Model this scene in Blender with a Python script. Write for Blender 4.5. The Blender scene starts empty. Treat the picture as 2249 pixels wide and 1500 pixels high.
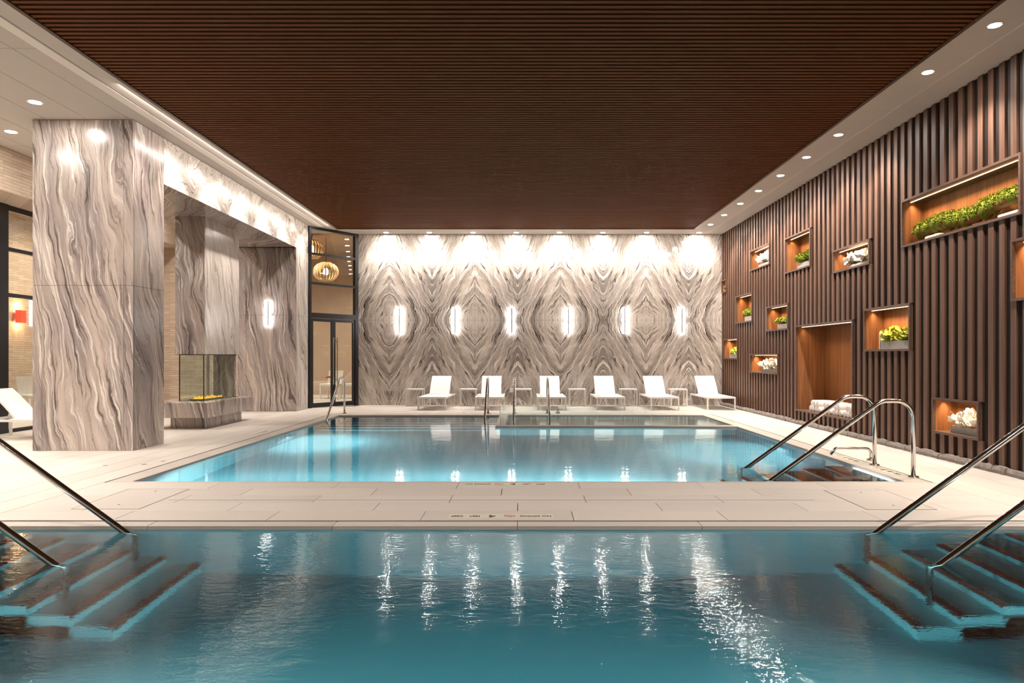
import bpy, math, random
from mathutils import Vector, Matrix
R = math.radians
random.seed(7)
S = bpy.context.scene
COL = S.collection

# ---------------------------------------------------------------- camera, world, exposure
cam_d = bpy.data.cameras.new('camera')
cam_d.sensor_width = 36.0
cam_d.lens = 24.0
cam_d.shift_x = -0.01045
cam_d.shift_y = 0.01445
cam_d.clip_end = 200
cam = bpy.data.objects.new('camera', cam_d)
COL.objects.link(cam)
cam.location = (0, 0, 1.4)
cam.rotation_euler = (R(90), 0, 0)
S.camera = cam

W = bpy.data.worlds.new('world')
S.world = W
W.use_nodes = True
W.node_tree.nodes['Background'].inputs[0].default_value = (0.02, 0.018, 0.016, 1)
W.node_tree.nodes['Background'].inputs[1].default_value = 0.3

S.view_settings.view_transform = 'Standard'
S.view_settings.look = 'None'
S.view_settings.exposure = 0.25
S.view_settings.gamma = 1.0
S.view_settings.use_curve_mapping = False
S.cycles.use_denoising = True
S.cycles.caustics_refractive = False
S.cycles.caustics_reflective = False
S.cycles.sample_clamp_indirect = 10.0
S.cycles.max_bounces = 9
S.cycles.diffuse_bounces = 4
S.cycles.transparent_max_bounces = 16

WARM = (1.0, 0.885, 0.78)
P_BACK, P_SIDE, P_LEFT, P_FASCIA, P_NICHE, P_POOL = 185, 300, 200, 20, 9.5, 190
E_LENS, E_SCONCE = 420.0, 10.0
ZC = 4.91           # ceiling height
YB = 19.65          # marble back wall
XR = 5.72           # face of the slatted wall

# ---------------------------------------------------------------- helpers
def tag(o, label=None, cat=None, group=None, kind=None):
    if label: o['label'] = label
    if cat: o['category'] = cat
    if group: o['group'] = group
    if kind: o['kind'] = kind
    return o

def empty(name, loc=(0, 0, 0), rz=0.0, parent=None):
    o = bpy.data.objects.new(name, None)
    COL.objects.link(o)
    o.empty_display_size = 0.1
    o.location = loc
    o.rotation_euler = (0, 0, rz)
    o.parent = parent
    return o

def inst(name, mesh, parent=None, loc=(0, 0, 0), rot=(0, 0, 0), scale=(1, 1, 1)):
    o = bpy.data.objects.new(name, mesh)
    COL.objects.link(o)
    o.parent = parent
    o.location = loc
    o.rotation_euler = rot
    o.scale = scale
    return o

class MB:
    """collects shapes; build() links them as one mesh object"""
    def __init__(s):
        s.v, s.f = [], []
    def add(s, v, f):
        n = len(s.v)
        s.v += [tuple(p) for p in v]
        s.f += [tuple(i + n for i in q) for q in f]
        return s
    def box(s, x0, y0, z0, x1, y1, z1):
        if x0 > x1: x0, x1 = x1, x0
        if y0 > y1: y0, y1 = y1, y0
        if z0 > z1: z0, z1 = z1, z0
        v = [(x0,y0,z0),(x1,y0,z0),(x1,y1,z0),(x0,y1,z0),(x0,y0,z1),(x1,y0,z1),(x1,y1,z1),(x0,y1,z1)]
        return s.add(v, [(0,3,2,1),(4,5,6,7),(0,1,5,4),(1,2,6,5),(2,3,7,6),(3,0,4,7)])
    def cbox(s, x0, y0, z0, x1, y1, z1, c):
        """box with chamfered top edges"""
        v = [(x0,y0,z0),(x1,y0,z0),(x1,y1,z0),(x0,y1,z0),
             (x0,y0,z1-c),(x1,y0,z1-c),(x1,y1,z1-c),(x0,y1,z1-c),
             (x0+c,y0+c,z1),(x1-c,y0+c,z1),(x1-c,y1-c,z1),(x0+c,y1-c,z1)]
        f = [(0,3,2,1),(8,9,10,11)]
        for i in range(4):
            j = (i+1) % 4
            f += [(i,j,4+j,4+i),(4+i,4+j,8+j,8+i)]
        return s.add(v, f)
    def prism(s, poly, z0, z1):
        n = len(poly)
        v = [(x,y,z0) for x,y in poly] + [(x,y,z1) for x,y in poly]
        f = [tuple(range(n-1,-1,-1)), tuple(range(n,2*n))]
        f += [(i,(i+1)%n,n+(i+1)%n,n+i) for i in range(n)]
        return s.add(v, f)
    def tube(s, pts, r, n=10, cap=True):
        pts = [Vector(p) for p in pts]
        rr = r if isinstance(r, (list, tuple)) else [r]*len(pts)
        t0 = (pts[1]-pts[0]).normalized()
        up = Vector((0,0,1)) if abs(t0.z) < .9 else Vector((1,0,0))
        nrm = t0.cross(up).normalized()
        v, f = [], []
        for i, p in enumerate(pts):
            if i == 0: t = pts[1]-pts[0]
            elif i == len(pts)-1: t = pts[-1]-pts[-2]
            else: t = (pts[i+1]-pts[i]).normalized()+(pts[i]-pts[i-1]).normalized()
            t.normalize()
            nrm = (nrm - t*nrm.dot(t)).normalized()
            b = t.cross(nrm)
            for k in range(n):
                a = 2*math.pi*k/n
                v.append(p + (nrm*math.cos(a)+b*math.sin(a))*rr[i])
        for i in range(len(pts)-1):
            for k in range(n):
                k2 = (k+1) % n
                f.append((i*n+k, i*n+k2, (i+1)*n+k2, (i+1)*n+k))
        if cap:
            f.append(tuple(range(n-1,-1,-1)))
            m = (len(pts)-1)*n
            f.append(tuple(range(m, m+n)))
        return s.add(v, f)
    def lathe(s, prof, n=16, c=(0,0,0)):
        v, f = [], []
        for r, z in prof:
            for k in range(n):
                a = 2*math.pi*(k+.5)/n
                v.append((c[0]+r*math.cos(a), c[1]+r*math.sin(a), c[2]+z))
        for i in range(len(prof)-1):
            for k in range(n):
                k2 = (k+1) % n
                f.append((i*n+k, i*n+k2, (i+1)*n+k2, (i+1)*n+k))
        f.append(tuple(range(n-1,-1,-1)))
        m = (len(prof)-1)*n
        f.append(tuple(range(m, m+n)))
        return s.add(v, f)
    def mesh(s, name, mat, smooth=False):
        me = bpy.data.meshes.new(name)
        me.from_pydata(s.v, [], s.f)
        if mat is not None: me.materials.append(mat)
        if smooth:
            me.polygons.foreach_set('use_smooth', [True]*len(me.polygons))
        me.update()
        return me
    def build(s, name, mat, parent=None, smooth=False, loc=(0,0,0), rot=(0,0,0), sharp=None):
        me = s.mesh(name, mat, smooth)
        if smooth and sharp: me.set_sharp_from_angle(angle=R(sharp))
        return inst(name, me, parent, loc, rot)

def fillet(pts, radii, n=8):
    """polyline with rounded corners; radii for the inner points"""
    pts = [Vector(p) for p in pts]
    out = [pts[0]]
    for i in range(1, len(pts)-1):
        a, b, c = pts[i-1], pts[i], pts[i+1]
        u, w = (a-b).normalized(), (c-b).normalized()
        ang = u.angle(w)
        d = radii[i-1]/math.tan(ang/2)
        p0, p1 = b+u*d, b+w*d
        cen = b + (u+w).normalized()*(radii[i-1]/math.sin(ang/2))
        v0, v1 = p0-cen, p1-cen
        th = v0.angle(v1)
        for k in range(n+1):
            t = k/n
            q = (v0*math.sin((1-t)*th)+v1*math.sin(t*th))/math.sin(th)
            out.append(cen+q)
    out.append(pts[-1])
    return out

ORD = ['first','second','third','fourth','fifth','sixth','seventh','eighth','ninth','tenth','eleventh','twelfth','thirteenth']

# ---------------------------------------------------------------- materials
class NT:
    def __init__(s, name):
        s.m = bpy.data.materials.new(name)
        s.m.use_nodes = True
        s.t = s.m.node_tree
        s.t.nodes.clear()
        s.out = s.t.nodes.new('ShaderNodeOutputMaterial')
    def n(s, typ, **kw):
        nd = s.t.nodes.new('ShaderNode'+typ)
        for k, v in kw.items():
            if k in nd.inputs.keys() or k.replace('_',' ') in nd.inputs.keys():
                pass
            setattr(nd, k, v)
        return nd
    def set(s, nd, key, val):
        i = nd.inputs[key]
        if isinstance(val, bpy.types.NodeSocket): s.t.links.new(val, i)
        else: i.default_value = val
    def math(s, op, a, b=None, c=None):
        nd = s.n('Math', operation=op)
        s.set(nd, 0, a)
        if b is not None: s.set(nd, 1, b)
        if c is not None: s.set(nd, 2, c)
        return nd.outputs[0]
    def comb(s, x, y, z):
        nd = s.n('CombineXYZ')
        for i, q in enumerate((x, y, z)): s.set(nd, i, q)
        return nd.outputs[0]
    def pos(s):
        g = s.n('NewGeometry')
        sp = s.n('SeparateXYZ')
        s.t.links.new(g.outputs['Position'], sp.inputs[0])
        return g.outputs['Position'], sp.outputs[0], sp.outputs[1], sp.outputs[2]
    def objpos(s):
        g = s.n('TexCoord')
        sp = s.n('SeparateXYZ')
        s.t.links.new(g.outputs['Object'], sp.inputs[0])
        return g.outputs['Object'], sp.outputs[0], sp.outputs[1], sp.outputs[2]
    def noise(s, vec, scale, detail=4, rough=.55, dist=0.0):
        nd = s.n('TexNoise')
        s.set(nd, 'Vector', vec); s.set(nd, 'Scale', scale); s.set(nd, 'Detail', detail)
        s.set(nd, 'Roughness', rough); s.set(nd, 'Distortion', dist)
        return nd.outputs[0]
    def ramp(s, fac, stops, interp='LINEAR'):
        nd = s.n('ValToRGB')
        cr = nd.color_ramp
        cr.interpolation = interp
        while len(cr.elements) < len(stops): cr.elements.new(.5)
        for e, (p, c) in zip(cr.elements, stops):
            e.position = p
            e.color = (c[0], c[1], c[2], 1)
        s.set(nd, 0, fac)
        return nd.outputs[0]
    def mix(s, fac, a, b, mode='MIX'):
        nd = s.n('MixRGB', blend_type=mode)
        s.set(nd, 0, fac)
        for i, q in ((1, a), (2, b)):
            s.set(nd, i, q if isinstance(q, bpy.types.NodeSocket) else (q[0], q[1], q[2], 1))
        return nd.outputs[0]
    def bump(s, h, strength=.3, dist=.01):
        nd = s.n('Bump')
        s.set(nd, 'Strength', strength); s.set(nd, 'Distance', dist); s.set(nd, 'Height', h)
        return nd.outputs[0]
    def pbr(s, col, rough=.5, metal=0.0, spec=.5, normal=None, emit=None, es=0.0, coat=0.0):
        b = s.n('BsdfPrincipled')
        s.set(b, 'Base Color', col if isinstance(col, bpy.types.NodeSocket) else (col[0], col[1], col[2], 1))
        s.set(b, 'Roughness', rough); s.set(b, 'Metallic', metal); s.set(b, 'Specular IOR Level', spec)
        if coat: s.set(b, 'Coat Weight', coat); s.set(b, 'Coat Roughness', .05)
        if normal is not None: s.set(b, 'Normal', normal)
        if emit is not None:
            s.set(b, 'Emission Color', (emit[0], emit[1], emit[2], 1)); s.set(b, 'Emission Strength', es)
        s.t.links.new(b.outputs[0], s.out.inputs[0])
        return s.m
    def emission(s, col, strength):
        e = s.n('Emission')
        s.set(e, 0, (col[0], col[1], col[2], 1)); s.set(e, 1, strength)
        s.t.links.new(e.outputs[0], s.out.inputs[0])
        return s.m
    def schlick(s, normal=None, f0=.02, power=5.0):
        lw = s.n('LayerWeight')
        s.set(lw, 'Blend', .5)
        if normal is not None: s.set(lw, 'Normal', normal)
        p = s.math('POWER', lw.outputs['Facing'], power)
        return s.math('MULTIPLY_ADD', p, 1.0-f0, f0)

def plain(name, col, rough=.5, metal=0.0, spec=.5, var=0.06, scale=6.0, bump=0.0):
    t = NT(name)
    p, x, y, z = t.pos()
    n = t.noise(p, scale, 5)
    c = t.mix(n, [q*(1-var) for q in col], [min(1, q*(1+var)) for q in col])
    nm = t.bump(t.noise(p, scale*8, 3), bump, .004) if bump else None
    return t.pbr(c, rough, metal, spec, nm)

def marble(name, mode):
    t = NT(name)
    p, x, y, z = t.pos()
    if mode == 'book':
        # slabs mirrored about every joint: eyes on alternate seams, V-shaped veins between them
        u = t.math('PINGPONG', t.math('ADD', x, 1.376+24.6), 1.23)
        v = t.math('ABSOLUTE', t.math('SUBTRACT', z, 2.44))
        q = t.comb(u, v, t.math('MULTIPLY', x, .06))
        un, vn = t.math('MULTIPLY', u, 1/1.23), t.math('MULTIPLY', v, 1/2.42)
        lin = t.math('ADD', un, vn)
        cs = t.math('ADD', t.math('COSINE', t.math('MULTIPLY', un, math.pi)), t.math('COSINE', t.math('MULTIPLY', vn, math.pi)))
        f = t.math('SUBTRACT', t.math('MULTIPLY', lin, .72), t.math('MULTIPLY', cs, .16))
        g = t.math('SUBTRACT', t.math('MULTIPLY', un, 1.2), t.math('MULTIPLY', vn, 1.6))
        warp = ((.9, .17), (2.6, .075), (8.0, .026))
        fa, fb, fc = 3.6, 17.0, 56.0
        ga, gb, gc = .8, 1.25, 3.0
    elif mode in ('vert', 'pale'):
        h = t.math('ADD', x, t.math('MULTIPLY', y, .83))
        q = t.comb(x, y, t.math('MULTIPLY', z, .5))
        f = t.math('ADD', h, t.math('MULTIPLY', z, .17))
        g = z
        warp = ((.7, .50), (2.6, .10), (9.0, .028))
        fa, fb, fc = 3.6, 14.0, 50.0
        ga, gb, gc = .3, .55, 1.6
    else:
        h = t.math('ADD', x, y)
        q = t.comb(x, y, z)
        f = t.math('ADD', t.math('MULTIPLY', h, .7), t.math('MULTIPLY', z, .8))
        g = t.math('SUBTRACT', z, h)
        warp = ((.9, 1.3), (3.0, .35), (10.0, .06))
        fa, fb, fc = 3.0, 9.0, 30.0
        ga, gb, gc = .8, 2.0, 5.0
    for sc, amp in warp:
        f = t.math('ADD', f, t.math('MULTIPLY', t.math('SUBTRACT', t.noise(q, sc, 3, .55), .5), amp*2))
    def layer(fr, gr, seed, detail, rough):
        return t.noise(t.comb(t.math('MULTIPLY', f, fr), t.math('MULTIPLY_ADD', g, gr, seed), seed), 1.0, detail, rough)
    a = layer(fa, ga, 1.3, 4, .55)
    b = layer(fb, gb, 5.1, 5, .62)
    c = layer(fc, gc, 9.4, 4, .62)
    d = layer(fb*1.5, gb*1.3, 14.2, 4, .6)
    if mode == 'book':
        base = t.ramp(a, [(.30, (.34,.30,.275)), (.44, (.56,.50,.455)), (.58, (.70,.63,.57)), (.72, (.76,.70,.64))])
        # greyer stone towards the V seams
        vs = t.math('MULTIPLY', t.math('SMOOTH_MIN', 1.0, t.math('POWER', un, 3.0), .1), t.noise(q, 1.6, 3))
        base = t.mix(t.math('MULTIPLY', vs, .9), base, (.27,.25,.24))
        dk, lt = (.13,.115,.105), 1.0
    elif mode == 'vert':
        base = t.ramp(a, [(.30, (.25,.22,.22)), (.43, (.42,.37,.355)), (.57, (.55,.485,.45)), (.72, (.70,.64,.60))])
        dk, lt = (.24,.21,.21), .6
        base = t.mix(.8, base, t.ramp(t.noise(q, 1.3, 4, .6), [(.35, (.80,.76,.80)), (.6, (1.0,.95,.90))]), 'MULTIPLY')
    else:
        base = t.ramp(a, [(.3, (.46,.42,.39)), (.5, (.62,.565,.525)), (.7, (.78,.73,.69))])
        dk, lt = (.48,.44,.41), .6
    streak = t.ramp(b, [(.30, dk), (.385, [q_*.5+.28 for q_ in dk]), (.44, (.86,.84,.82)), (.52, (1,1,1))])
    col = t.mix(1.0, base, streak, 'MULTIPLY')
    cream = t.ramp(d, [(.555, (0,0,0)), (.62, (lt,lt,lt))])
    sepc = t.n('SeparateColor'); t.t.links.new(cream, sepc.inputs[0])
    col = t.mix(sepc.outputs[0], col, (.86,.81,.755))
    hair = t.ramp(c, [(.36, (.30,.28,.27)), (.46, (.95,.95,.95)), (.7, (1,1,1))])
    col = t.mix(.75 if mode == 'book' else .55, col, hair, 'MULTIPLY')
    return t.pbr(col, {'book': .10, 'vert': .20, 'pale': .2, 'swirl': .25}[mode], 0, .5)

def wood(name, dark, light, axis, rough=.45, scale=1.0, contrast=1.0, spec=.35):
    t = NT(name)
    p, x, y, z = t.pos()
    m = {'x': (.6, 26, 26), 'y': (26, .6, 26), 'z': (26, 26, .7)}[axis]
    v = t.comb(*[t.math('MULTIPLY', c, k*scale) for c, k in zip((x, y, z), m)])
    n1 = t.noise(v, 1.0, 6, .6, .4)
    n2 = t.noise(t.comb(*[t.math('MULTIPLY', c, k*scale*.12) for c, k in zip((x, y, z), m)]), 1.0, 2)
    f = t.math('ADD', t.math('MULTIPLY', n1, .75*contrast), t.math('MULTIPLY', n2, .35))
    col = t.ramp(f, [(.30, dark), (.78, light)])
    return t.pbr(col, rough, 0, spec, t.bump(n1, .12, .002))

def glass(name, tint=(.93,.97,.96), f0=.04):
    t = NT(name)
    tr = t.n('BsdfTransparent'); t.set(tr, 0, (*tint, 1))
    gl = t.n('BsdfGlossy'); t.set(gl, 'Roughness', 0.0); t.set(gl, 0, (1,1,1,1))
    mx = t.n('MixShader')
    t.set(mx, 0, t.schlick(None, f0))
    t.t.links.new(tr.outputs[0], mx.inputs[1]); t.t.links.new(gl.outputs[0], mx.inputs[2])
    t.t.links.new(mx.outputs[0], t.out.inputs[0])
    return t.m

def water(name, absorb, density, s1, s2, scatter=0.0):
    t = NT(name)
    p, x, y, z = t.pos()
    n1 = t.noise(t.comb(t.math('MULTIPLY', x, .8), t.math('MULTIPLY', y, 1.2), z), 2.2, 2, .5, .6)
    n2 = t.noise(t.comb(t.math('MULTIPLY', x, .7), t.math('MULTIPLY', y, 1.5), z), 17.0, 3, .6, .3)
    nrm = t.bump(t.math('ADD', t.math('MULTIPLY', n1, s1), t.math('MULTIPLY', n2, s2)), 1.0, 1.0)
    rf = t.n('BsdfRefraction'); t.set(rf, 'IOR', 1.333); t.set(rf, 'Roughness', 0.0); t.set(rf, 'Normal', nrm)
    gl = t.n('BsdfGlossy'); t.set(gl, 'Roughness', .012); t.set(gl, 0, (1,1,1,1)); t.set(gl, 'Normal', nrm)
    mx = t.n('MixShader')
    t.set(mx, 0, t.schlick(nrm, .022))
    t.t.links.new(rf.outputs[0], mx.inputs[1]); t.t.links.new(gl.outputs[0], mx.inputs[2])
    # only the top face is a water surface; the sides lie against the basin
    g = t.n('NewGeometry'); sp = t.n('SeparateXYZ')
    t.t.links.new(g.outputs['True Normal'], sp.inputs[0])
    top = t.math('MULTIPLY', t.math('GREATER_THAN', t.math('ABSOLUTE', sp.outputs[2]), .5), t.math('GREATER_THAN', z, -.3))
    tr = t.n('BsdfTransparent')
    m2 = t.n('MixShader')
    t.set(m2, 0, top)
    t.t.links.new(tr.outputs[0], m2.inputs[1]); t.t.links.new(mx.outputs[0], m2.inputs[2])
    t.t.links.new(m2.outputs[0], t.out.inputs[0])
    va = t.n('VolumeAbsorption'); t.set(va, 0, (*absorb, 1)); t.set(va, 1, density)
    if scatter:
        vs = t.n('VolumeScatter'); t.set(vs, 0, (.62, .86, 1.0, 1)); t.set(vs, 1, scatter); t.set(vs, 'Anisotropy', .0)
        ad = t.n('AddShader')
        t.t.links.new(va.outputs[0], ad.inputs[0]); t.t.links.new(vs.outputs[0], ad.inputs[1])
        t.t.links.new(ad.outputs[0], t.out.inputs[1])
    else:
        t.t.links.new(va.outputs[0], t.out.inputs[1])
    return t.m

def brick_mat(name):
    t = NT(name)
    p, x, y, z = t.pos()
    v = t.comb(t.math('ADD', x, y), z, 0.0)
    b = t.n('TexBrick')
    t.set(b, 'Vector', v); t.set(b, 'Color1', (.62,.48,.37,1)); t.set(b, 'Color2', (.74,.62,.50,1)); t.set(b, 'Mortar', (.36,.27,.20,1))
    t.set(b, 'Scale', 1.0); t.set(b, 'Mortar Size', .003); t.set(b, 'Brick Width', .42); t.set(b, 'Row Height', .055); t.set(b, 'Bias', 0.0)
    n = t.noise(t.comb(t.math('MULTIPLY', t.math('ADD', x, y), 3), t.math('MULTIPLY', z, 22), 0.0), 1.0, 4)
    c = t.mix(.6, b.outputs[0], t.ramp(n, [(.3, (.75,.70,.66)), (.7, (1,1,1))]), 'MULTIPLY')
    h = t.math('ADD', t.math('MULTIPLY', b.outputs[1], -1.0), t.math('MULTIPLY', n, .8))
    return t.pbr(c, .8, 0, .2, t.bump(h, .5, .012))

def deck_mat(name, k=1.0):
    t = NT(name)
    p, x, y, z = t.pos()
    n = t.noise(p, 130.0, 3, .7)
    n2 = t.noise(p, .9, 4)
    oi = t.n('ObjectInfo')
    c = t.mix(n, (.60*k,.545*k,.50*k), (.76*k,.71*k,.665*k))
    c = t.mix(.35, c, t.ramp(n2, [(.3, (.88,.86,.84)), (.7, (1,1,1))]), 'MULTIPLY')
    rv = t.math('MULTIPLY_ADD', oi.outputs['Random'], .10, .92)
    c = t.mix(1.0, c, t.comb(rv, rv, rv), 'MULTIPLY')
    return t.pbr(c, .5, 0, .3, t.bump(n, .08, .002))

M_BOOK = marble('bookmatched_marble', 'book')
M_VERT = marble('vertical_vein_marble', 'vert')
M_SWIRL = marble('pale_swirl_marble', 'swirl')
M_PALE = marble('pale_vein_marble', 'pale')
M_JOINT = plain('dark_joint', (.10,.085,.075), .9)
M_SLAT = wood('walnut_slat', (.050,.022,.013), (.185,.100,.068), 'z', .45)
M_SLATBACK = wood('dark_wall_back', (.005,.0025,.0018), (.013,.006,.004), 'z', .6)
M_CEILSLAT = wood('ceiling_slat_wood', (.14,.047,.013), (.33,.126,.040), 'x', .6, 1.0, .2, .10)
M_CEILBACK = plain('ceiling_gap_shade', (.006,.004,.003), .9)  # near-black colour puts the shade between the slats into the backing
M_CEILTRIM = wood('ceiling_trim_wood', (.045,.018,.008), (.09,.04,.02), 'y', .4)
M_VENEER = wood('niche_veneer', (.12,.044,.016), (.36,.165,.07), 'z', .45, 1.5)
M_FRAME = wood('niche_frame_wood', (.06,.032,.024), (.15,.09,.068), 'y', .45)
M_WHITE = plain('white_paint', (.58,.54,.50), .7, 0, .3, .02)
M_WHITE2 = plain('white_lip_paint', (.84,.80,.75), .6, 0, .3, .02)
M_DECK = deck_mat('deck_stone')
M_COPE = deck_mat('coping_stone', .86)
M_GROUT = plain('deck_joint', (.27,.24,.21), .9)
M_SLOT = plain('gutter_slot', (.05,.045,.04), .9)
M_BLACK = plain('black_metal', (.012,.012,.014), .35, .2, .5)
M_STEEL = plain('polished_steel', (.62,.60,.57), .13, 1.0, .5, .02)
M_BRUSH = plain('brushed_steel', (.50,.48,.46), .3, 1.0)
M_POWDER = plain('white_powder_coat', (.86,.85,.83), .4)
M_SLING = plain('white_sling', (.88,.87,.85), .75, 0, .2, .02, 60)
M_YELLOW = plain('yellow_tag', (.75,.50,.08), .6)
M_BRICK = brick_mat('split_travertine')
M_POOL = plain('pool_plaster', (.47,.66,.69), .6, 0, .3, .05, 3)
M_POOLW = plain('pool_step', (.74,.78,.76), .6, 0, .3, .04, 3)
M_RED = plain('red_nosing', (.42,.035,.02), .5)
M_NAVY = plain('dark_nosing', (.02,.025,.04), .5)
M_WATER = water('near_pool_water', (.30,.70,.755), .42, .0042, .0018)
M_WATER2 = water('far_pool_water', (.31,.72,.80), .55, .0030, .0006)
M_WATER3 = water('spa_water', (.55,.80,.84), .5, .003, .001)
M_GLASS = glass('clear_glass')
M_GLASSG = glass('greenish_glass', (.93,.965,.95), .05)
M_LENS = NT('downlight_lens').emission((1, .93, .84), E_LENS)
M_LENSL = NT('lounge_lens').emission((1, .88, .74), 25)
M_SCONCE = NT('sconce_tube').emission((1, .96, .92), E_SCONCE)
M_LED = NT('led_strip').emission((1, .68, .36), 6.0)
M_REDSHADE = NT('red_shade').pbr((.5,.02,.01), .6, emit=(1,.09,.03), es=.9)
M_BULB = NT('warm_bulb').emission((1, .80, .56), 12)
M_PENDANT = wood('pendant_ash', (.66,.42,.22), (.84,.60,.36), 'z', .5)
M_STONE = plain('rough_kerb_stone', (.25,.22,.20), .95, 0, .2, .35, 14, .8)
M_TILE = plain('marker_tile', (.72,.66,.56), .45)
M_INK = plain('marker_ink', (.02,.02,.02), .5)
M_INKRED = plain('marker_red', (.62,.13,.10), .5)
M_LOUNGE = plain('lounge_plaster', (.46,.35,.27), .8, 0, .2, .14, 2.2)
M_MOSS = plain('moss_green', (.135,.175,.014), .8, 0, .2, .5, 30)
M_LEAF = plain('leaf_green', (.21,.26,.03), .6, 0, .3, .45, 25)
M_LIME = plain('lime_petal', (.50,.54,.08), .6, 0, .3, .2, 25)
M_PETAL = plain('white_petal', (.88,.84,.78), .6, 0, .3, .06, 25)
M_TWIG = plain('twig_bark', (.24,.12,.05), .8, 0, .2, .3, 30)
M_PLANTER = plain('grey_planter', (.34,.33,.30), .35, 0, .5, .35, 18)
M_PLANTW = plain('white_planter', (.72,.68,.62), .5, 0, .4, .1, 18)
M_TOWEL = plain('white_towel', (.86,.80,.77), .95, 0, .1, .04, 90, .6)
M_FIRE = NT('fire_glass').pbr((.95,.62,.05), .3, emit=(1,.62,.06), es=.55)
M_CHAIR = plain('lounge_chair_fabric', (.62,.58,.54), .7)
M_GREY = plain('grey_blanket', (.17,.17,.19), .9)

def light(name, kind, loc, energy, color=WARM, parent=None, **kw):
    d = bpy.data.lights.new(name, kind)
    d.energy = energy
    d.color = color
    for k, v in kw.items(): setattr(d, k, v)
    o = bpy.data.objects.new(name, d)
    COL.objects.link(o)
    o.location = loc
    o.parent = parent
    return o

def aim(o, target):
    o.rotation_euler = (Vector(target)-o.location).to_track_quat('-Z', 'Y').to_euler()
    return o

# ================================================================ SETTING
PX0, PX1 = -4.37, 4.28          # pool sides
NY1 = 5.64                      # near pool far edge
FY0, FY1 = 7.64, 16.24          # far pool
SX0, SY0 = -.53, 13.67          # spa block
XL = -9.45                      # left glazing

# ---- floor
fl = MB()
fl.box(XL-.1, -5, -.30, PX0-.15, YB, -.012)
fl.box(PX1+.15, -5, -.30, 5.95, YB, -.012)
fl.box(PX0-.15, FY1+.12, -.30, PX1+.15, YB+.1, -.012)
fl.box(PX0-.15, NY1+.12, -.30, PX1+.15, FY0-.05, -.012)
fl.box(PX0-.15, -5, -.30, PX1+.15, -3.1, -.012)
floor = fl.build('floor', M_GROUT)
tag(floor, 'pale stone paved pool deck around both pools', 'floor', kind='structure')
tile_cache = {}
def tiles(x0, x1, nx, y0, y1, ny, along, mat=M_DECK, g=.0032, skip=None):
    """planks between x0..x1, y0..y1; running bond along the long axis"""
    if along == 'y':
        w = (x1-x0)/nx; L = (y1-y0)/ny
        for i in range(nx):
            off = (i % 2)*.5*L + (.17*L if i % 3 == 0 else 0)
            yy = y0-off
            while yy < y1-.001:
                a, b = max(yy, y0), min(yy+L, y1)
                if b-a > .03: yield x0+i*w+g, a+g, x0+(i+1)*w-g, b-g
                yy += L
    else:
        w = (y1-y0)/ny; L = (x1-x0)/nx
        for i in range(ny):
            off = (i % 2)*.5*L + (.13*L if i % 3 == 0 else 0)
            xx = x0-off
            while xx < x1-.001:
                a, b = max(xx, x0), min(xx+L, x1)
                if b-a > .03: yield a+g, y0+i*w+g, b-g, y0+(i+1)*w-g
                xx += L
def lay(gen, mat=M_DECK):
    for a, b, c, d in gen:
        k = (round(c-a, 3), round(d-b, 3), mat.name)
        if k not in tile_cache:
            tile_cache[k] = MB().cbox(0, 0, -.02, c-a, d-b, 0, .002).mesh('tile', mat)
        inst('tile', tile_cache[k], floor, (a, b, 0))
lay(tiles(-9.38, -4.655, 14, 4.2, 17.38, 7, 'y'))
lay(tiles(-5.76, -4.655, 3, 17.40, 19.0, 1, 'y'))
lay(tiles(4.56, 5.68, 3, 4.2, 16.5, 7, 'y'))
lay(tiles(-4.655, 5.68, 6, 16.52, 19.63, 9, 'x'))
lay(tiles(-4.655, 4.56, 7, 5.83, 7.575, 5, 'x'))
# coping around the pools, set off by a dark overflow slot
cp = MB()
def copings(rects):
    for i, (x0, y0, x1, y1) in enumerate(rects):
        n = max(1, round(max(x1-x0, y1-y0)/1.6))
        for k in range(n):
            if x1-x0 > y1-y0:
                a, b = x0+(x1-x0)*k/n, x0+(x1-x0)*(k+1)/n
                r = (a+.002, y0, b-.002, y1)
            else:
                a, b = y0+(y1-y0)*k/n, y0+(y1-y0)*(k+1)/n
                r = (x0, a+.002, x1, b-.002)
            o = MB().cbox(r[0], r[1], -.06, r[2], r[3], 0, .004).build('coping', M_COPE, floor)
            o['label'] = 'smooth coping stone along the water edge'
copings([(PX0-.26, NY1, PX1+.26, NY1+.15), (PX0-.26, -3, PX0, NY1), (PX1, -3, PX1+.26, NY1),
         (PX0-.26, FY0-.06, PX1+.26, FY0), (PX0-.26, FY0, PX0, FY1), (PX1, FY0, PX1+.26, FY1),
         (PX0-.26, FY1, PX1+.26, FY1+.25)])
sl = MB()
sl.box(PX0-.285, NY1+.15, -.01, PX1+.285, NY1+.186, -.004)
for xs in ((PX0-.285, PX0-.262), (PX1+.262, PX1+.28)): sl.box(xs[0], -3, -.01, xs[1], FY1+.27, -.004)
sl.box(PX0-.285, FY1+.25, -.01, PX1+.285, FY1+.275, -.004)
sl.build('gutter_slot', M_SLOT, floor)

# ---- pools
def basin(name, y0, y1, label):
    b = MB()
    b.box(PX0-.2, y0-.2, -1.4, PX1+.2, y1+.2, -1.22)
    b.box(PX0-.2, y0-.2, -1.22, PX0, y1+.2, -.05)
    b.box(PX1, y0-.2, -1.22, PX1+.2, y1+.2, -.05)
    b.box(PX0, y0-.2, -1.22, PX1, y0, -.05)
    b.box(PX0, y1, -1.22, PX1, y1+.2, -.05)
    return tag(b.build(name, M_POOL), label, 'pool', kind='structure')
near_pool = basin('pool_basin', -3.0, NY1, 'large teal swimming pool basin nearest the camera')
far_pool = basin('pool_basin', FY0, FY1, 'swimming pool basin between the paved strip and the loungers')

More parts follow.
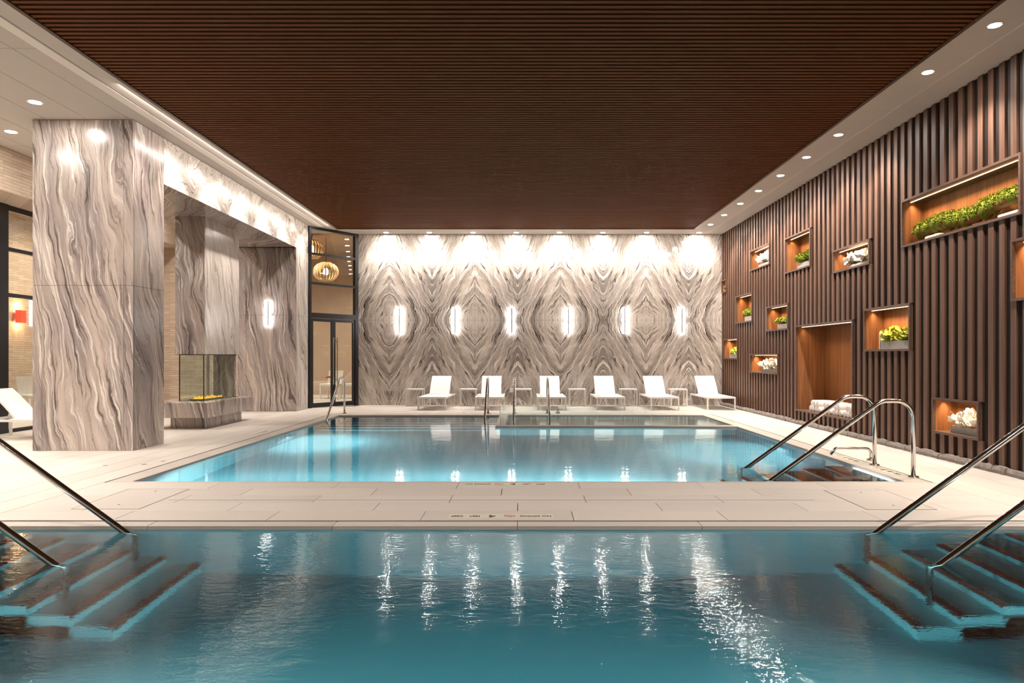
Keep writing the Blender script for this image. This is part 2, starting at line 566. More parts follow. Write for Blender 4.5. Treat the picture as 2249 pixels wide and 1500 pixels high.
def stairs_x(parent, xe, sgn, y0, y1, z0=-.17):
    """steps that go down away from the pool side at xe"""
    for i in range(6):
        z = z0-.17*i
        xa, xb = xe, xe-sgn*(.30+.28*i)
        st = MB().box(min(xa, xb), y0, -1.22, max(xa, xb), y1, z).build('step', M_POOLW, parent)
        n = MB()
        lo = min(xb, xb+sgn*.05)
        n.box(lo, y0, z, lo+.05, y1, z+.004)
        n.box(xb-.004 if sgn > 0 else xb, y0, z-.05, xb if sgn > 0 else xb+.004, y1, z+.004)
        n.build('nosing', M_RED, st)
stairs_x(near_pool, PX1, 1, 4.45, NY1)
stairs_x(near_pool, PX0, -1, 4.45, NY1)
stairs_x(far_pool, PX1, 1, FY0, 9.0)
for i in range(6):                      # wide steps by the marble wall
    z = -.16-.17*i
    st = MB().box(PX0, FY1-.32-.30*i, -1.22, SX0, FY1, z).build('step', M_POOLW, far_pool)
    MB().box(PX0, FY1-.32-.30*i, z, SX0, FY1-.26-.30*i, z+.004).box(PX0, FY1-.324-.30*i, z-.05, SX0, FY1-.32-.30*i, z+.004).build('nosing', M_NAVY, st)

def water_obj(name, poly, z0, z1, mat, label):
    o = MB().prism(poly, z0, z1).build(name, mat)
    return tag(o, label, 'water', kind='structure')
e = .003
water_obj('pool_water', [(PX0+e, -3+e), (PX1-e, -3+e), (PX1-e, NY1-e), (PX0+e, NY1-e)], -1.2, -.03, M_WATER,
          'rippled teal water of the nearest pool')
water_obj('pool_water', [(PX0+e, FY0+e), (PX1-e, FY0+e), (PX1-e, SY0-e), (SX0-e, SY0-e), (SX0-e, FY1-e), (PX0+e, FY1-e)],
          -1.2, -.03, M_WATER2, 'calm turquoise water of the pool beyond the paved strip')
# spa set into the far corner
spa = empty('spa_tub', (1.9, 15, 0))
tag(spa, 'shallow spa tub raised inside the far pool with stone rim', 'spa', kind='structure')
def under(parent, o):
    o.parent = parent
    o.matrix_parent_inverse = Matrix.Translation(-Vector(parent.location))
    return o
sb = MB()
sb.box(SX0, SY0, -1.2, PX1-.004, SY0+.2, -.05)
sb.box(SX0, SY0+.2, -1.2, SX0+.2, FY1-.004, -.05)
sb.box(SX0+.2, SY0+.2, -1.2, PX1-.004, FY1-.004, -.85)
under(spa, sb.build('tub_wall', M_POOLW))
rim = MB()
rim.cbox(SX0-.02, SY0-.03, -.055, PX1-.002, SY0+.2, .004, .008)
under(spa, rim.build('rim', M_COPE))
under(spa, MB().cbox(SX0-.02, SY0+.202, -.055, SX0+.18, FY1-.004, .004, .008).build('rim', M_COPE))
water_obj('spa_water', [(SX0+.203, SY0+.203), (PX1-.008, SY0+.203), (PX1-.008, FY1-.008), (SX0+.203, FY1-.008)], -.84, -.02, M_WATER3,
          'still pale water inside the spa tub')
gp = empty('spa_glass_guard', (SX0+.08, SY0+.1, .004))
tag(gp, 'low frameless clear glass guard standing on the spa rim', 'glass guard')
under(gp, MB().box(SX0+.07, SY0+.095, .004, 2.0, SY0+.107, .40).build('pane', M_GLASS))
under(gp, MB().box(2.01, SY0+.095, .004, PX1-.02, SY0+.107, .40).build('pane', M_GLASS))
under(gp, MB().box(SX0+.07, SY0+.12, .004, SX0+.082, 15.6, .40).build('pane', M_GLASS))

# ---- ceiling
ce = MB()
ce.box(-9.46, -5, 4.935, -5.14, YB, 5.15)
ce.box(4.77, -5, ZC, 6.4, YB, 5.15)
ce.box(-5.14, 18.89, ZC, 4.77, YB+.2, 5.15)
ce.box(-5.5, -5, ZC, -5.14, 18.9, 4.94)
ceiling = ce.build('ceiling', M_WHITE)
tag(ceiling, 'white plaster soffit framing the dark slatted wooden ceiling', 'ceiling', kind='structure')
px = [-5.54, -5.82, -6.44, -7.06, -7.68, -8.30, -8.675]
for i in range(len(px)-1):
    y = -5.0
    for j, L in enumerate((2.6, 3.58, 2.6, 3.6, 3.6, 3.6)):
        y2 = min(y+L+4.0*(j == 0), YB)
        MB().box(px[i+1]+.004, y+.004, ZC, px[i]-.004, y2-.004, 4.934).build('panel', M_WHITE, ceiling)
        y = y2
MB().box(-5.54, -5, ZC-.004, -5.40, 18.5, ZC+.02).build('lip', M_WHITE2, ceiling)
MB().box(5.27, -5, ZC-.006, 5.285, YB-.01, ZC+.01).build('lip', M_WHITE2, ceiling)
MB().box(4.77, 18.90, ZC-.008, -5.14, 18.97, ZC+.01).build('lip', M_WHITE2, ceiling)
MB().box(-5.39, -5, ZC-.001, -5.375, 18.5, ZC+.01).build('groove', M_GROUT, ceiling)
# slatted wooden ceiling
wc = MB().box(-5.14, -5, 5.02, 4.77, 18.89, 5.15).build('wood_ceiling', M_CEILBACK)
tag(wc, 'dark brown slatted wooden ceiling over the pools', 'ceiling', kind='structure')
tr = MB()
tr.box(-5.14, -5, ZC+.0, -5.09, 18.89, 5.02); tr.box(4.72, -5, ZC+.0, 4.77, 18.89, 5.02); tr.box(-5.09, 18.83, ZC, 4.72, 18.89, 5.02)
tr.build('edge_trim', M_CEILTRIM, wc)
slm = MB().box(-5.09, 0, 4.925, 4.72, .050, 4.940).mesh('slat', M_CEILSLAT)
y = 18.775
while y > 2.4:
    inst('slat', slm, wc, (0, y, 0))
    y -= .0945
MB().box(-5.09, -5, 4.93, 4.72, 2.4, 4.99).build('board', M_CEILTRIM, wc)

# ---- back wall: book-matched slabs
wb = MB().box(-4.80, YB+.004, 0, 6.0, YB+.25, ZC+.05).build('wall_back', M_JOINT)
tag(wb, 'bookmatched grey and cream marble wall behind the loungers', 'wall', kind='structure')
seams = [-4.76, -3.84, -2.61, -1.376, -.146, 1.084, 2.314, 3.544, 4.774, 5.78]
for i in range(9):
    for z0, z1 in ((0, 2.44), (2.44, ZC)):
        MB().box(seams[i]+.0025, YB-.016, z0+.002, seams[i+1]-.0025, YB+.006, z1-.002).build('panel', M_BOOK, wb)

# ---- marble portal on the left: pillar, beam, pier
def clad(parent, faces, mat):
    for f in faces: MB().box(*f).build('panel', mat, parent)
g = .0025
pl_ = MB().box(-7.24, 10.13, 0, -5.79, 10.96, ZC).build('marble_pillar', M_JOINT)
tag(pl_, 'tall square pillar clad in grey veined marble', 'pillar', kind='structure')
fr = []
for z0, z1 in ((0, 2.449), (2.449, ZC-.003)):
    for x0, x1 in ((-7.26, -7.12), (-7.12, -5.908), (-5.908, -5.77)):
        fr.append((x0+g, 10.11, z0+g, x1-g, 10.132, z1-g))
    for y0, y1 in ((10.135, 10.80), (10.80, 10.98)):
        fr.append((-5.792, y0+g, z0+g, -5.77, y1-g, z1-g))
        fr.append((-7.26, y0+g, z0+g, -7.238, y1-g, z1-g))
clad(pl_, fr, M_VERT)
bm_ = MB().box(-7.24, 10.98, 4.19, -5.79, 18.36, ZC).build('marble_beam', M_JOINT)
tag(bm_, 'pale marble beam spanning from pillar to pier', 'beam', kind='structure')
ys = [10.98, 13.1, 15.2, 17.3, 18.37]
clad(bm_, [(-5.792, ys[i]+g, 4.17, -5.77, ys[i+1]-g, ZC-.004) for i in range(4)], M_SWIRL)
clad(bm_, [(-7.26, ys[i]+g, 4.17, -7.238, ys[i+1]-g, ZC-.004) for i in range(4)], M_SWIRL)
clad(bm_, [(-7.237, ys[i]+g, 4.17, -5.793, ys[i+1]-g, 4.192) for i in range(3)], M_VERT)
pr_ = MB().box(-7.24, 17.41, 0, -5.79, 18.35, 4.19).build('marble_pier', M_JOINT)
tag(pr_, 'marble pier beside the glass doors carrying one sconce', 'pillar', kind='structure')
fr = []
for z0, z1 in ((0, 2.449), (2.449, 4.168)):
    for x0, x1 in ((-7.26, -7.05), (-7.05, -5.95), (-5.95, -5.77)):
        fr.append((x0+g, 17.39, z0+g, x1-g, 17.412, z1-g))
    fr.append((-7.26, 17.415, z0+g, -7.238, 18.36, z1-g))
clad(pr_, fr, M_VERT)
clad(pr_, [(-5.792, 17.415, 0, -5.77, 18.37, 2.447), (-5.792, 17.415, 2.451, -5.77, 18.37, 4.168)], M_PALE)

# ---- brick on the far left
wl = MB()
wl.box(XL-.02, 17.41, 0, -7.265, 17.6, 5.3)
wl.box(XL, 16.6, 0, XL+.12, 17.41, 4.17)
tag(wl.build('wall_left', M_BRICK), 'split travertine brick wall beside the fireplace', 'wall', kind='structure')
tag(MB().box(XL-.02, -5, 4.17, -8.68, 17.40, 5.2).build('trim_1', M_BRICK), 'travertine brick fascia above the dark window wall', 'fascia', kind='structure')

# ---- window wall
wn = empty('window_1', (XL, 12.3, 0))
tag(wn, 'black framed window wall beyond the marble pillar', 'window', kind='structure')
def wpart(name, b, mat): return under(wn, b.build(name, mat))
posts = [4.0, 6.6, 9.3, 12.30, 14.4, 16.5]
for i, yy in enumerate(posts):
    hw = .17 if i == 3 else .05
    wpart('post', MB().box(XL-.06, yy-hw, 0, XL+.06, yy+hw, 4.17), M_BLACK)
for z0, z1 in ((0, .06), (2.49, 2.56), (3.33, 3.40), (4.07, 4.168)):
    wpart('rail', MB().box(XL-.04, 4, z0, XL+.04, 16.6, z1), M_BLACK)
for i in range(5):
    for z0, z1 in ((.06, 2.49), (2.56, 3.33), (3.40, 4.07)):
        wpart('pane', MB().box(XL-.006, posts[i]+.05, z0, XL+.006, posts[i+1]-.05, z1), M_GLASS)

# ---- glass doors set across the corner
A, B = Vector((-5.77, 18.37, 0)), Vector((-4.76, 19.65, 0))
DL = (B-A).length
DA = math.atan2(B.y-A.y, B.x-A.x)
dr = empty('door_1', A, DA)
tag(dr, 'tall black framed glass double doors set across the corner', 'door', kind='structure')
fr = MB()
fr.box(0, -.05, 0, .07, .06, ZC); fr.box(DL-.11, -.05, 0, DL, .06, ZC)
fr.build('frame', M_BLACK, dr)
MB().box(.07, -.04, ZC-.07, DL-.11, .05, ZC).build('rail', M_BLACK, dr)
for z in (4.15, 3.35): MB().box(.07, -.04, z, DL-.11, .05, z+.06).build('rail', M_BLACK, dr)
MB().box(.07, -.05, 2.44, DL-.11, .06, 2.58).build('rail', M_BLACK, dr)
for z0, z1 in ((4.21, ZC-.07), (3.41, 4.15), (2.58, 3.35)):
    MB().box(.07, -.005, z0, DL-.11, .007, z1).build('pane', M_GLASS, dr)
mid = (.07+DL-.11)/2
for k, (x0, x1) in enumerate(((.075, mid-.004), (mid+.004, DL-.115))):
    lf = MB()
    lf.box(x0, -.03, .01, x0+.06, .03, 2.43); lf.box(x1-.06, -.03, .01, x1, .03, 2.43)
    lf.box(x0+.06, -.03, .01, x1-.06, .03, .13); lf.box(x0+.06, -.03, 2.35, x1-.06, .03, 2.43)
    leaf = lf.build('door_leaf', M_BLACK, dr)
    MB().box(x0+.06, -.004, .13, x1-.06, .006, 2.35).build('pane', M_GLASS, leaf)
    hx = mid + (-.045 if k == 0 else .075)
    h = MB().tube([(hx, -.09, .62), (hx, -.09, 1.92)], .016, 10)
    for hz in (.74, 1.80): h.tube([(hx, -.03, hz), (hx, -.09, hz)], .010, 8)
    h.build('handle', M_STEEL, leaf, True, sharp=40)

# ---- lounge beyond the glass
lw = MB()
lw.box(-12.6, -5, -.2, -12.45, 25, 5.4)
lw.box(-3.5, YB+.26, -.2, -3.35, 25.2, 5.4)
tag(lw.build('wall_lounge', M_BRICK), 'warm travertine wall of the lounge seen through glass', 'wall', kind='structure')
tag(MB().box(-12.44, 25, -.2, -3.52, 25.2, 5.2).build('wall_lounge', M_LOUNGE), 'plain warm plaster wall at the end of the lounge', 'wall', kind='structure')
lfl = MB()
lfl.box(-12.6, -5, -.3, XL-.1, 25, -.003); lfl.box(XL-.1, 17.6, -.3, -5.8, 25, -.003); lfl.prism([(-5.8, 18.35), (-4.76, 19.66), (-3.4, 19.8), (-3.4, 25), (-5.8, 25)], -.3, -.003)
tag(lfl.build('floor_lounge', M_DECK), 'pale floor of the lounge behind the glass', 'floor', kind='structure')
lc = MB()
lc.box(-12.6, -5, 5.2, XL, 25.2, 5.4); lc.box(XL, 17.6, 5.2, -3.4, 25.2, 5.4)
tag(lc.build('ceiling_lounge', M_LOUNGE), 'warm beige ceiling of the lounge behind the glass', 'ceiling', kind='structure')
tag(MB().box(-12.6, -5.2, -.3, 6.6, -5, 5.3).build('wall_front', M_BRICK), 'travertine wall closing the pool hall behind the near pool', 'wall', kind='structure')

# ---- right wall with display niches
NICHES = {  # y0, y1, z0, z1, depth
 'A': (19.12, 19.58, 3.20, 3.57, .22), 'B': (16.98, 18.28, 2.27, 3.00, .26), 'C': (18.14, 19.40, 1.32, 1.89, .26),
 'D': (15.79, 17.15, 3.53, 4.04, .26), 'E': (13.55, 14.86, 3.19, 3.96, .26), 'F': (14.69, 15.98, 1.98, 2.55, .26),
 'G': (15.27, 17.13, .99, 1.46, .26), 'H': (11.24, 12.58, 2.92, 3.34, .26), 'I': (11.80, 14.27, .27, 2.04, .55),
 'J': (10.06, 11.43, 1.48, 2.19, .26), 'K': (7.82, 10.29, 3.03, 3.74, .26), 'L': (8.54, 9.52, .34, .83, .26),
 'M': (6.74, 7.98, 2.04, 2.76, .26)}
XW = XR+.028        # plane behind the slats
ys = sorted({-5.0, YB+.1} | {q for v in NICHES.values() for q in v[:2]})
zs = sorted({0.0, ZC+.05} | {q for v in NICHES.values() for q in v[2:4]})
wr = MB()
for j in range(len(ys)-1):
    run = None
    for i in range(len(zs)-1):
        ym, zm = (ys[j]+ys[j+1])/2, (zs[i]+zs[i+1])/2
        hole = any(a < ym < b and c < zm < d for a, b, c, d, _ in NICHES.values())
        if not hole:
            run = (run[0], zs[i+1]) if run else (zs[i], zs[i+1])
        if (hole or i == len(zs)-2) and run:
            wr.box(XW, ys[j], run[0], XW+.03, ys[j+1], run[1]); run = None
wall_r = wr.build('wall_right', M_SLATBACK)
tag(wall_r, 'dark walnut wall of vertical slats holding lit niches', 'wall', kind='structure')
slc = {}
y = 19.52
while y > 3.6:
    a, b = y, y+.098
    cuts = sorted((c-.0, d+.0) for p, q, c, d, _ in NICHES.values() if b > p-.005 and a < q+.005)
    z = .03
    segs = []
    for c, d in cuts:
        if c > z: segs.append((z, c))
        z = max(z, d)
    segs.append((z, ZC-.001))
    for c, d in segs:
        k = round(d-c, 3)
        if k not in slc: slc[k] = MB().box(XR, 0, 0, XW, .094, d-c).mesh('slat', M_SLAT)
        inst('slat', slc[k], wall_r, (0, a, c))
    y -= .1935
# rough stone kerb
kb = MB().box(XR-.03, 4.0, -.02, XW, YB-.02, .03).build('baseboard_right', M_STONE)
tag(kb, 'rough split stone kerb along the foot of the slatted wall', 'baseboard', kind='structure')
y = 4.2
rk = random.Random(3)
while y < YB-.1:
    L = rk.uniform(.16, .34)
    L = min(L, YB-.03-y)
    n = 5
    v, f = [], []
    for i in range(n):
        yy = y+.004+(L-.008)*i/(n-1)
        xo = XR-.055+rk.uniform(-.012, .012)
        h = .078+rk.uniform(-.014, .016)
        v += [(XR+.002, yy, .0), (xo, yy, 0), (xo-.006+rk.uniform(-.006,.006), yy, h*.5), (xo+.012, yy, h), (XR+.002, yy, h+.004)]
    for i in range(n-1):
        for k in range(4):
            f.append((i*5+k, i*5+k+1, i*5+k+6, i*5+k+5))
        f.append((i*5+4, i*5, i*5+5, i*5+9))
    f += [(0, 4, 3, 2, 1), tuple(5*(n-1)+q for q in (0, 1, 2, 3, 4))]
    MB().add(v, f).build('stone', M_STONE, kb)
    y += L

# ================================================================ LAMPS
lens_m = MB().lathe([(.062, 0), (.062, -.004)], 8).mesh('lens', M_LENS)
ring_m = MB().lathe([(.082, 0), (.082, -.006), (.066, -.008), (.062, -.003), (.062, 0)], 8).mesh('trim_ring', M_WHITE2)
def downlight(x, y, label, group, power, tilt=(0, 0), cone=110, k=1.0, blend=.7, z=ZC):
    t = empty('downlight', (x, y, z))
    tag(t, label, 'downlight', group)
    inst('trim_ring', ring_m, t, (0, 0, 0), (0, 0, 0), (k, k, 1))
    inst('lens', lens_m, t, (0, 0, -.003), (0, 0, 0), (k, k, 1))
    l = light('downlight_beam', 'SPOT', (x, y, z-.03), power, spot_size=R(cone), spot_blend=blend, shadow_soft_size=.05)
    aim(l, (x+tilt[0], y+tilt[1], z-1.03))
    return t
for i, x in enumerate((-3.87, -2.645, -1.406, -.18, 1.045, 2.27, 3.51, 5.0)):
    downlight(x, 19.34, 'white downlight washing the marble wall, %s from the glass doors' % ORD[i], 'downlights along the marble wall', P_BACK, (0, .10), 128, blend=1.0)
ry = [18.17, 16.94, 15.68, 14.47, 13.24, 12.03, 10.81, 8.425, 7.23]
for i, y in enumerate(ry):
    downlight(5.0, y, 'white downlight above the slatted wall, %s from the marble wall' % ORD[i], 'downlights along the slatted wall', P_SIDE, (.36, 0), 96)
for i, y in enumerate((4.8, 3.6, 1.2, -1.2, -3.6)):  # out of view, added as fill for the paved strip
    downlight(5.0, y, 'added downlight beside the near pool, %s from the paved strip' % ORD[i], 'unseen downlights added for fill', P_SIDE*1.15, (-.45, 0), 130)
downlight(-6.73, 9.42, 'white downlight in the soffit just before the marble pillar', 'downlights in the side soffit', P_LEFT, (0, -.35), cone=100, k=1.25)
downlight(-7.99, 10.66, 'white downlight in the soffit beside the brick fascia', 'downlights in the side soffit', P_LEFT, (0, -.35), cone=100, k=1.25)
for i, (x, y) in enumerate(((-7.99, 8.2), (-6.73, 6.9), (-7.99, 5.7), (-6.73, 4.4), (-6.73, 1.9), (-6.73, -.6), (-6.73, -3.1), (-7.99, 13.1), (-7.99, 15.6))):  # more unseen downlights, added to brighten the deck and the brick
    downlight(x, y, ('added downlight in the side soffit, %s before the pillar' % ORD[i] if y < 10 else 'added downlight behind the pillar, %s along the brick fascia' % ORD[i-7]), 'unseen downlights added for fill', P_LEFT*(1.5 if y < 7 else .8), (.45 if y < 7 else 0, 0), cone=130, k=1.25)
# slim cove lamps hidden in the groove that graze the marble beam
for i in range(9):
    y = 10.0+i*1.02
    l = light('cove_beam', 'SPOT', (-5.30, y, ZC-.03), P_FASCIA, spot_size=R(95), spot_blend=.8, shadow_soft_size=.03)
    aim(l, (-5.80, y, 4.15))

l = light('cove_strip', 'AREA', (-5.18, 13.6, ZC-.02), 34, shape='RECTANGLE', size=.05, size_y=9.6, spread=R(170))
l.rotation_euler = (0, R(46), 0)
for i in range(7):
    y = 9.9+i*1.3
    l = light('cove_beam', 'SPOT', (-5.20, y, ZC-.03), 115, spot_size=R(74), spot_blend=.7, shadow_soft_size=.04)
    aim(l, (-6.5, y+.15, 2.2))
# sconces
def sconce(x, y, z0, z1, label, group='twin tube wall sconces'):
    t = empty('wall_sconce', (x, y, z0))
    tag(t, label, 'sconce', group)
    h = z1-z0
    MB().box(-.012, -.05, .02, .012, 0, h-.02).build('spine', M_BRUSH, t)
    b = MB().box(-.09, -.06, h*.42, -.078, -.02, h*.50).box(.078, -.06, h*.42, .09, -.02, h*.50).box(-.09, -.03, h*.44, .09, -.01, h*.48)
    b.build('bracket', M_BRUSH, t)
    for s_ in (-1, 1):
        MB().tube([(s_*.058, -.055, .0), (s_*.058, -.055, h)], .034, 12).build('tube', M_SCONCE, t, True, sharp=40)
for i, x in enumerate((-3.54, -1.94, -.315, 1.31, 2.936, 4.575)):
    sconce(x, YB-.016, 2.05, 2.80, 'glowing twin tube sconce on the marble wall, %s from the glass doors' % ORD[i])
sconce(-6.47, 17.39, 2.16, 2.82, 'glowing twin tube sconce on the marble pier by the fireplace')

# niche bodies
WHERE = {'A': 'smallest niche tucked against the marble wall', 'B': 'upper niche nearest the marble wall corner', 'C': 'low niche nearest the marble wall corner',
 'D': 'high niche of white flowers nearest the marble wall', 'E': 'tall high niche holding mossy mounds', 'F': 'middle niche with round green blooms above the towels',
 'G': 'wide low niche of white orchids left of the towels', 'H': 'wide high niche of white flowers above the towels', 'I': 'tall deep niche stacked with white towels',
 'J': 'square niche of lime orchids right of the towels', 'K': 'long high niche holding a mossy log', 'L': 'lowest niche of white blossoms near the kerb',
 'M': 'cropped niche at the edge below the mossy log'}
for k, (y0, y1, z0, z1, d) in NICHES.items():
    t = empty('display_niche', (XR, (y0+y1)/2, z0))
    tag(t, 'lit wooden ' + WHERE[k], 'niche', 'lit niches in the slatted wall')
    x0, x1, w = XR-.022, XR+.05+d, .032
    under(t, MB().box(x0, y0, z0, x1, y1, z0+w).build('shelf', M_FRAME))
    under(t, MB().box(x0, y0, z1-w, x1, y1, z1).build('frame_top', M_FRAME))
    for a, b in ((y0, y0+w), (y1-w, y1)):
        under(t, MB().box(x0, a, z0+w, XR+.02, b, z1-w).build('frame_side', M_FRAME))
        under(t, MB().box(XR+.02, a, z0+w, x1, b, z1-w).build('side_panel', M_VENEER))
    under(t, MB().box(x1, y0, z0, x1+.02, y1, z1).build('back_panel', M_VENEER))
    lx = XR+.10
    under(t, MB().box(lx-.006, y0+w+.02, z1-w-.008, lx+.006, y1-w-.02, z1-w-.002).build('led_strip', M_LED))
    L = y1-y0-2*w-.05
    l = light('niche_light', 'AREA', (lx+.02, (y0+y1)/2, z1-w-.02), P_NICHE*L*(.45 if k == 'I' else 1.0), (1, .67, .38), shape='RECTANGLE', size=.03, size_y=L, spread=R(112))
    l.rotation_euler = (0, R(-8), 0)

# pool lamps (underwater)
def pool_lamp(x, y, z, d, power, label, spread=104):
    t = empty('pool_lamp', (x, y, z))
    tag(t, label, 'pool light', 'underwater pool lamps')
    rot = Vector(d).to_track_quat('Z', 'Y').to_euler()
    o = MB().lathe([(.12, 0), (.12, .012), (.10, .02), (.10, .01)], 16).build('rim', M_BRUSH, t); o.rotation_euler = rot
    l = light('pool_lamp_light', 'AREA', Vector((x, y, z))+Vector(d)*.04, power, (.92, 1.0, .97), shape='DISK', size=.2, spread=R(spread))
    l.rotation_euler = (-(Vector(d)+Vector((0, 0, -.6)))).to_track_quat('Z', 'Y').to_euler()
for x, sx in ((PX0, 1), (PX1, -1)):
    for i, y in enumerate((2.0, .3, -1.4)):
        pool_lamp(x+sx*.004, y, -.40, (sx, 0, 0), P_POOL*1.25, 'underwater lamp of the near pool, %s side, %s from the steps' % ('pillar' if sx > 0 else 'slatted wall', ORD[i]))
for i, x in enumerate((-3.2, -1.1, 1.1)):
    pool_lamp(x, FY0+.004, -.55, (0, 1, 0), P_POOL*.8, 'underwater lamp below the paved strip, %s from the pillar side' % ORD[i], 165)
pool_lamp(PX1-.004, 11.4, -.55, (-1, 0, 0), P_POOL*.7, 'underwater lamp of the far pool on the slatted wall side', 170)
pool_lamp(PX0+.004, 12.6, -.55, (1, 0, 0), P_POOL*.7, 'underwater lamp of the far pool on the fireplace side', 170)
for x, y, d, w in ((PX1-.003, 4.95, -1, 'near pool steps by the slatted wall'), (PX0+.003, 4.95, 1, 'near pool steps on the pillar side'), (PX1-.003, 8.35, -1, 'far pool steps')):  # added fill lamps, invented to brighten the submerged treads and nosings
    t = empty('step_fill', (x, y, -.115))
    tag(t, 'added fill lamp above the ' + w, 'pool light', 'added step fill lamps')
    MB().box(-.003 if d < 0 else 0, -.45, -.02, .003 if d > 0 else 0, .45, .02).build('fill_plate', M_BRUSH, t)
    l = light('step_fill_light', 'AREA', (x+d*.01, y, -.115), 26, (.95, 1, .98), shape='RECTANGLE', size=.03, size_y=.9)
    l.rotation_euler = (0, R(-90)*-d*1.0+R(0), 0)
l = light('spa_light', 'AREA', (2.0, SY0+.25, -.45), 14, (1, .97, .92), shape='DISK', size=.2); l.rotation_euler = (R(90), 0, 0)

# lounge lamps
for i, (x, y) in enumerate(((-5.4, 22.5), (-7.5, 21.5), (-10.5, 21), (-11, 17), (-11, 12.5), (-11, 8))):
    t = empty('lounge_downlight', (x, y, 5.2))
    tag(t, 'warm lounge ceiling lamp, %s in the row from the glass doors' % ORD[i], 'downlight', 'lamps in the lounge ceiling')
    inst('lens', MB().lathe([(.11, 0), (.11, -.01)], 16).mesh('lens', M_LENSL), t)
    light('lounge_beam', 'SPOT', (x, y, 5.15), 480, (1, .84, .68), spot_size=R(140), spot_blend=.8, shadow_soft_size=.1)

def pendant(x, y, z, r, h, label):
    t = empty('slat_pendant', (x, y, z))
    tag(t, label, 'pendant lamp')
    n = 24
    prof = []
    for i in range(9):
        u = i/8
        a = -1.15+u*2.45
        prof.append((r*(math.cos(a)**.75)*1.0+.02, h*.5*math.sin(a)/math.sin(1.3)))
    pm = MB()
    for i in range(8):
        (r0, z0), (r1, z1) = prof[i], prof[i+1]
        w = .022
        pm.add([(r0, -w, z0), (r0, w, z0), (r1, w, z1), (r1, -w, z1), (r0-.012, -w, z0), (r0-.012, w, z0), (r1-.012, w, z1), (r1-.012, -w, z1)],
               [(0,1,2,3), (7,6,5,4), (0,3,7,4), (1,5,6,2)])
    me = pm.mesh('slat', M_PENDANT)
    for k in range(n): inst('slat', me, t, rot=(0, 0, 2*math.pi*k/n))
    MB().lathe([(prof[0][0], prof[0][1]-.015), (prof[0][0]+.01, prof[0][1]), (prof[0][0], prof[0][1]+.015)], 24).build('ring', M_PENDANT, t)
    MB().lathe([(prof[8][0], prof[8][1]-.015), (prof[8][0]+.01, prof[8][1]), (prof[8][0], prof[8][1]+.015)], 24).build('ring', M_PENDANT, t)
    MB().lathe([(.03, -.10), (.075, -.07), (.09, 0), (.06, .08), (.03, .12)], 16).build('bulb', M_BULB, t, True)
    MB().tube([(0, 0, .12), (0, 0, 5.2-z)], .008, 6).build('cord', M_BLACK, t)
    light('pendant_glow', 'POINT', (x, y, z), 16, (1, .78, .54), shadow_soft_size=.1)
pendant(-6.34, 22.0, 4.12, .38, .58, 'slatted wooden onion pendant behind the middle door transom')
pendant(-6.55, 21.2, 4.72, .36, .54, 'slatted wooden pendant half hidden behind the marble pier')

# ================================================================ THINGS
# fireplace
fp = empty('fireplace', (-6.55, 14.1, 0))
tag(fp, 'marble fireplace with hanging chimney breast and glass firebox', 'fireplace')
def fpart(name, b, mat): return under(fp, b.build(name, mat))
fpart('plinth', MB().box(-6.87, 13.32, 0, -6.2, 15.05, .224), M_VERT)
fpart('hearth', MB().box(-7.2, 13.01, .224, -6.0, 15.19, .51), M_VERT)
ch = fpart('chimney_breast', MB().box(-6.88, 13.55, 1.445, -6.32, 15.15, 4.17), M_JOINT)
def cpart(b):
    return b.build('panel', M_VERT, ch)
cpart(MB().box(-6.885, 13.53, 1.44, -6.302, 13.552, 4.168))
def cpart2(b):
    return b.build('panel', M_PALE, ch)
cpart2(MB().box(-6.322, 13.555, 1.44, -6.30, 14.93, 4.168))
cpart2(MB().box(-6.322, 14.936, 1.44, -6.30, 15.16, 4.168))
cpart(MB().box(-6.885, 13.53, 1.436, -6.30, 15.16, 1.444))
for b in ((-6.83, 13.58, .512, -6.34, 13.59, 1.436), (-6.35, 13.592, .512, -6.34, 15.02, 1.436), (-6.83, 13.592, .512, -6.82, 15.02, 1.436)):
    fpart('pane', MB().box(*b), M_GLASSG)
for b in ((-6.835, 13.575, .512, -6.82, 13.59, 1.436), (-6.352, 13.572, .512, -6.337, 13.587, 1.436)):
    fpart('edge_bar', MB().box(*b), M_BLACK)
fpart('edge_bar', MB().box(-6.835, 13.572, 1.424, -6.337, 13.594, 1.437).box(-6.354, 13.58, 1.424, -6.337, 15.1, 1.437), M_BLACK)
fpart('edge_bar', MB().box(-6.835, 13.574, .510, -6.337, 13.592, .518).box(-6.354, 13.58, .510, -6.337, 15.1, .518), M_BLACK)
fpart('back_post', MB().box(-6.80, 15.0, .51, -6.34, 15.10, 1.436), M_VERT)
fpart('flue_post', MB().box(-6.74, 14.55, .51, -6.70, 14.60, 1.436), M_BRUSH)
fpart('burner', MB().box(-6.72, 13.75, .51, -6.44, 14.7, .53), M_BLACK)
em = MB()
re_ = random.Random(11)
for i in range(150):
    c = Vector((re_.uniform(-6.68, -6.46), re_.uniform(13.8, 14.65), .535)); s_ = re_.uniform(.012, .03)
    h = s_*re_.uniform(.8, 2.2)
    em.add([c+Vector((s_, 0, 0)), c+Vector((-.5*s_, .8*s_, 0)), c+Vector((-.5*s_, -.8*s_, 0)), c+Vector((re_.uniform(-.01,.01), re_.uniform(-.01,.01), h))], [(0,1,3), (1,2,3), (2,0,3), (0,2,1)])
o = fpart('fire_glass', em, M_FIRE); o['kind'] = 'stuff'; o['label'] = 'glowing yellow fire glass'

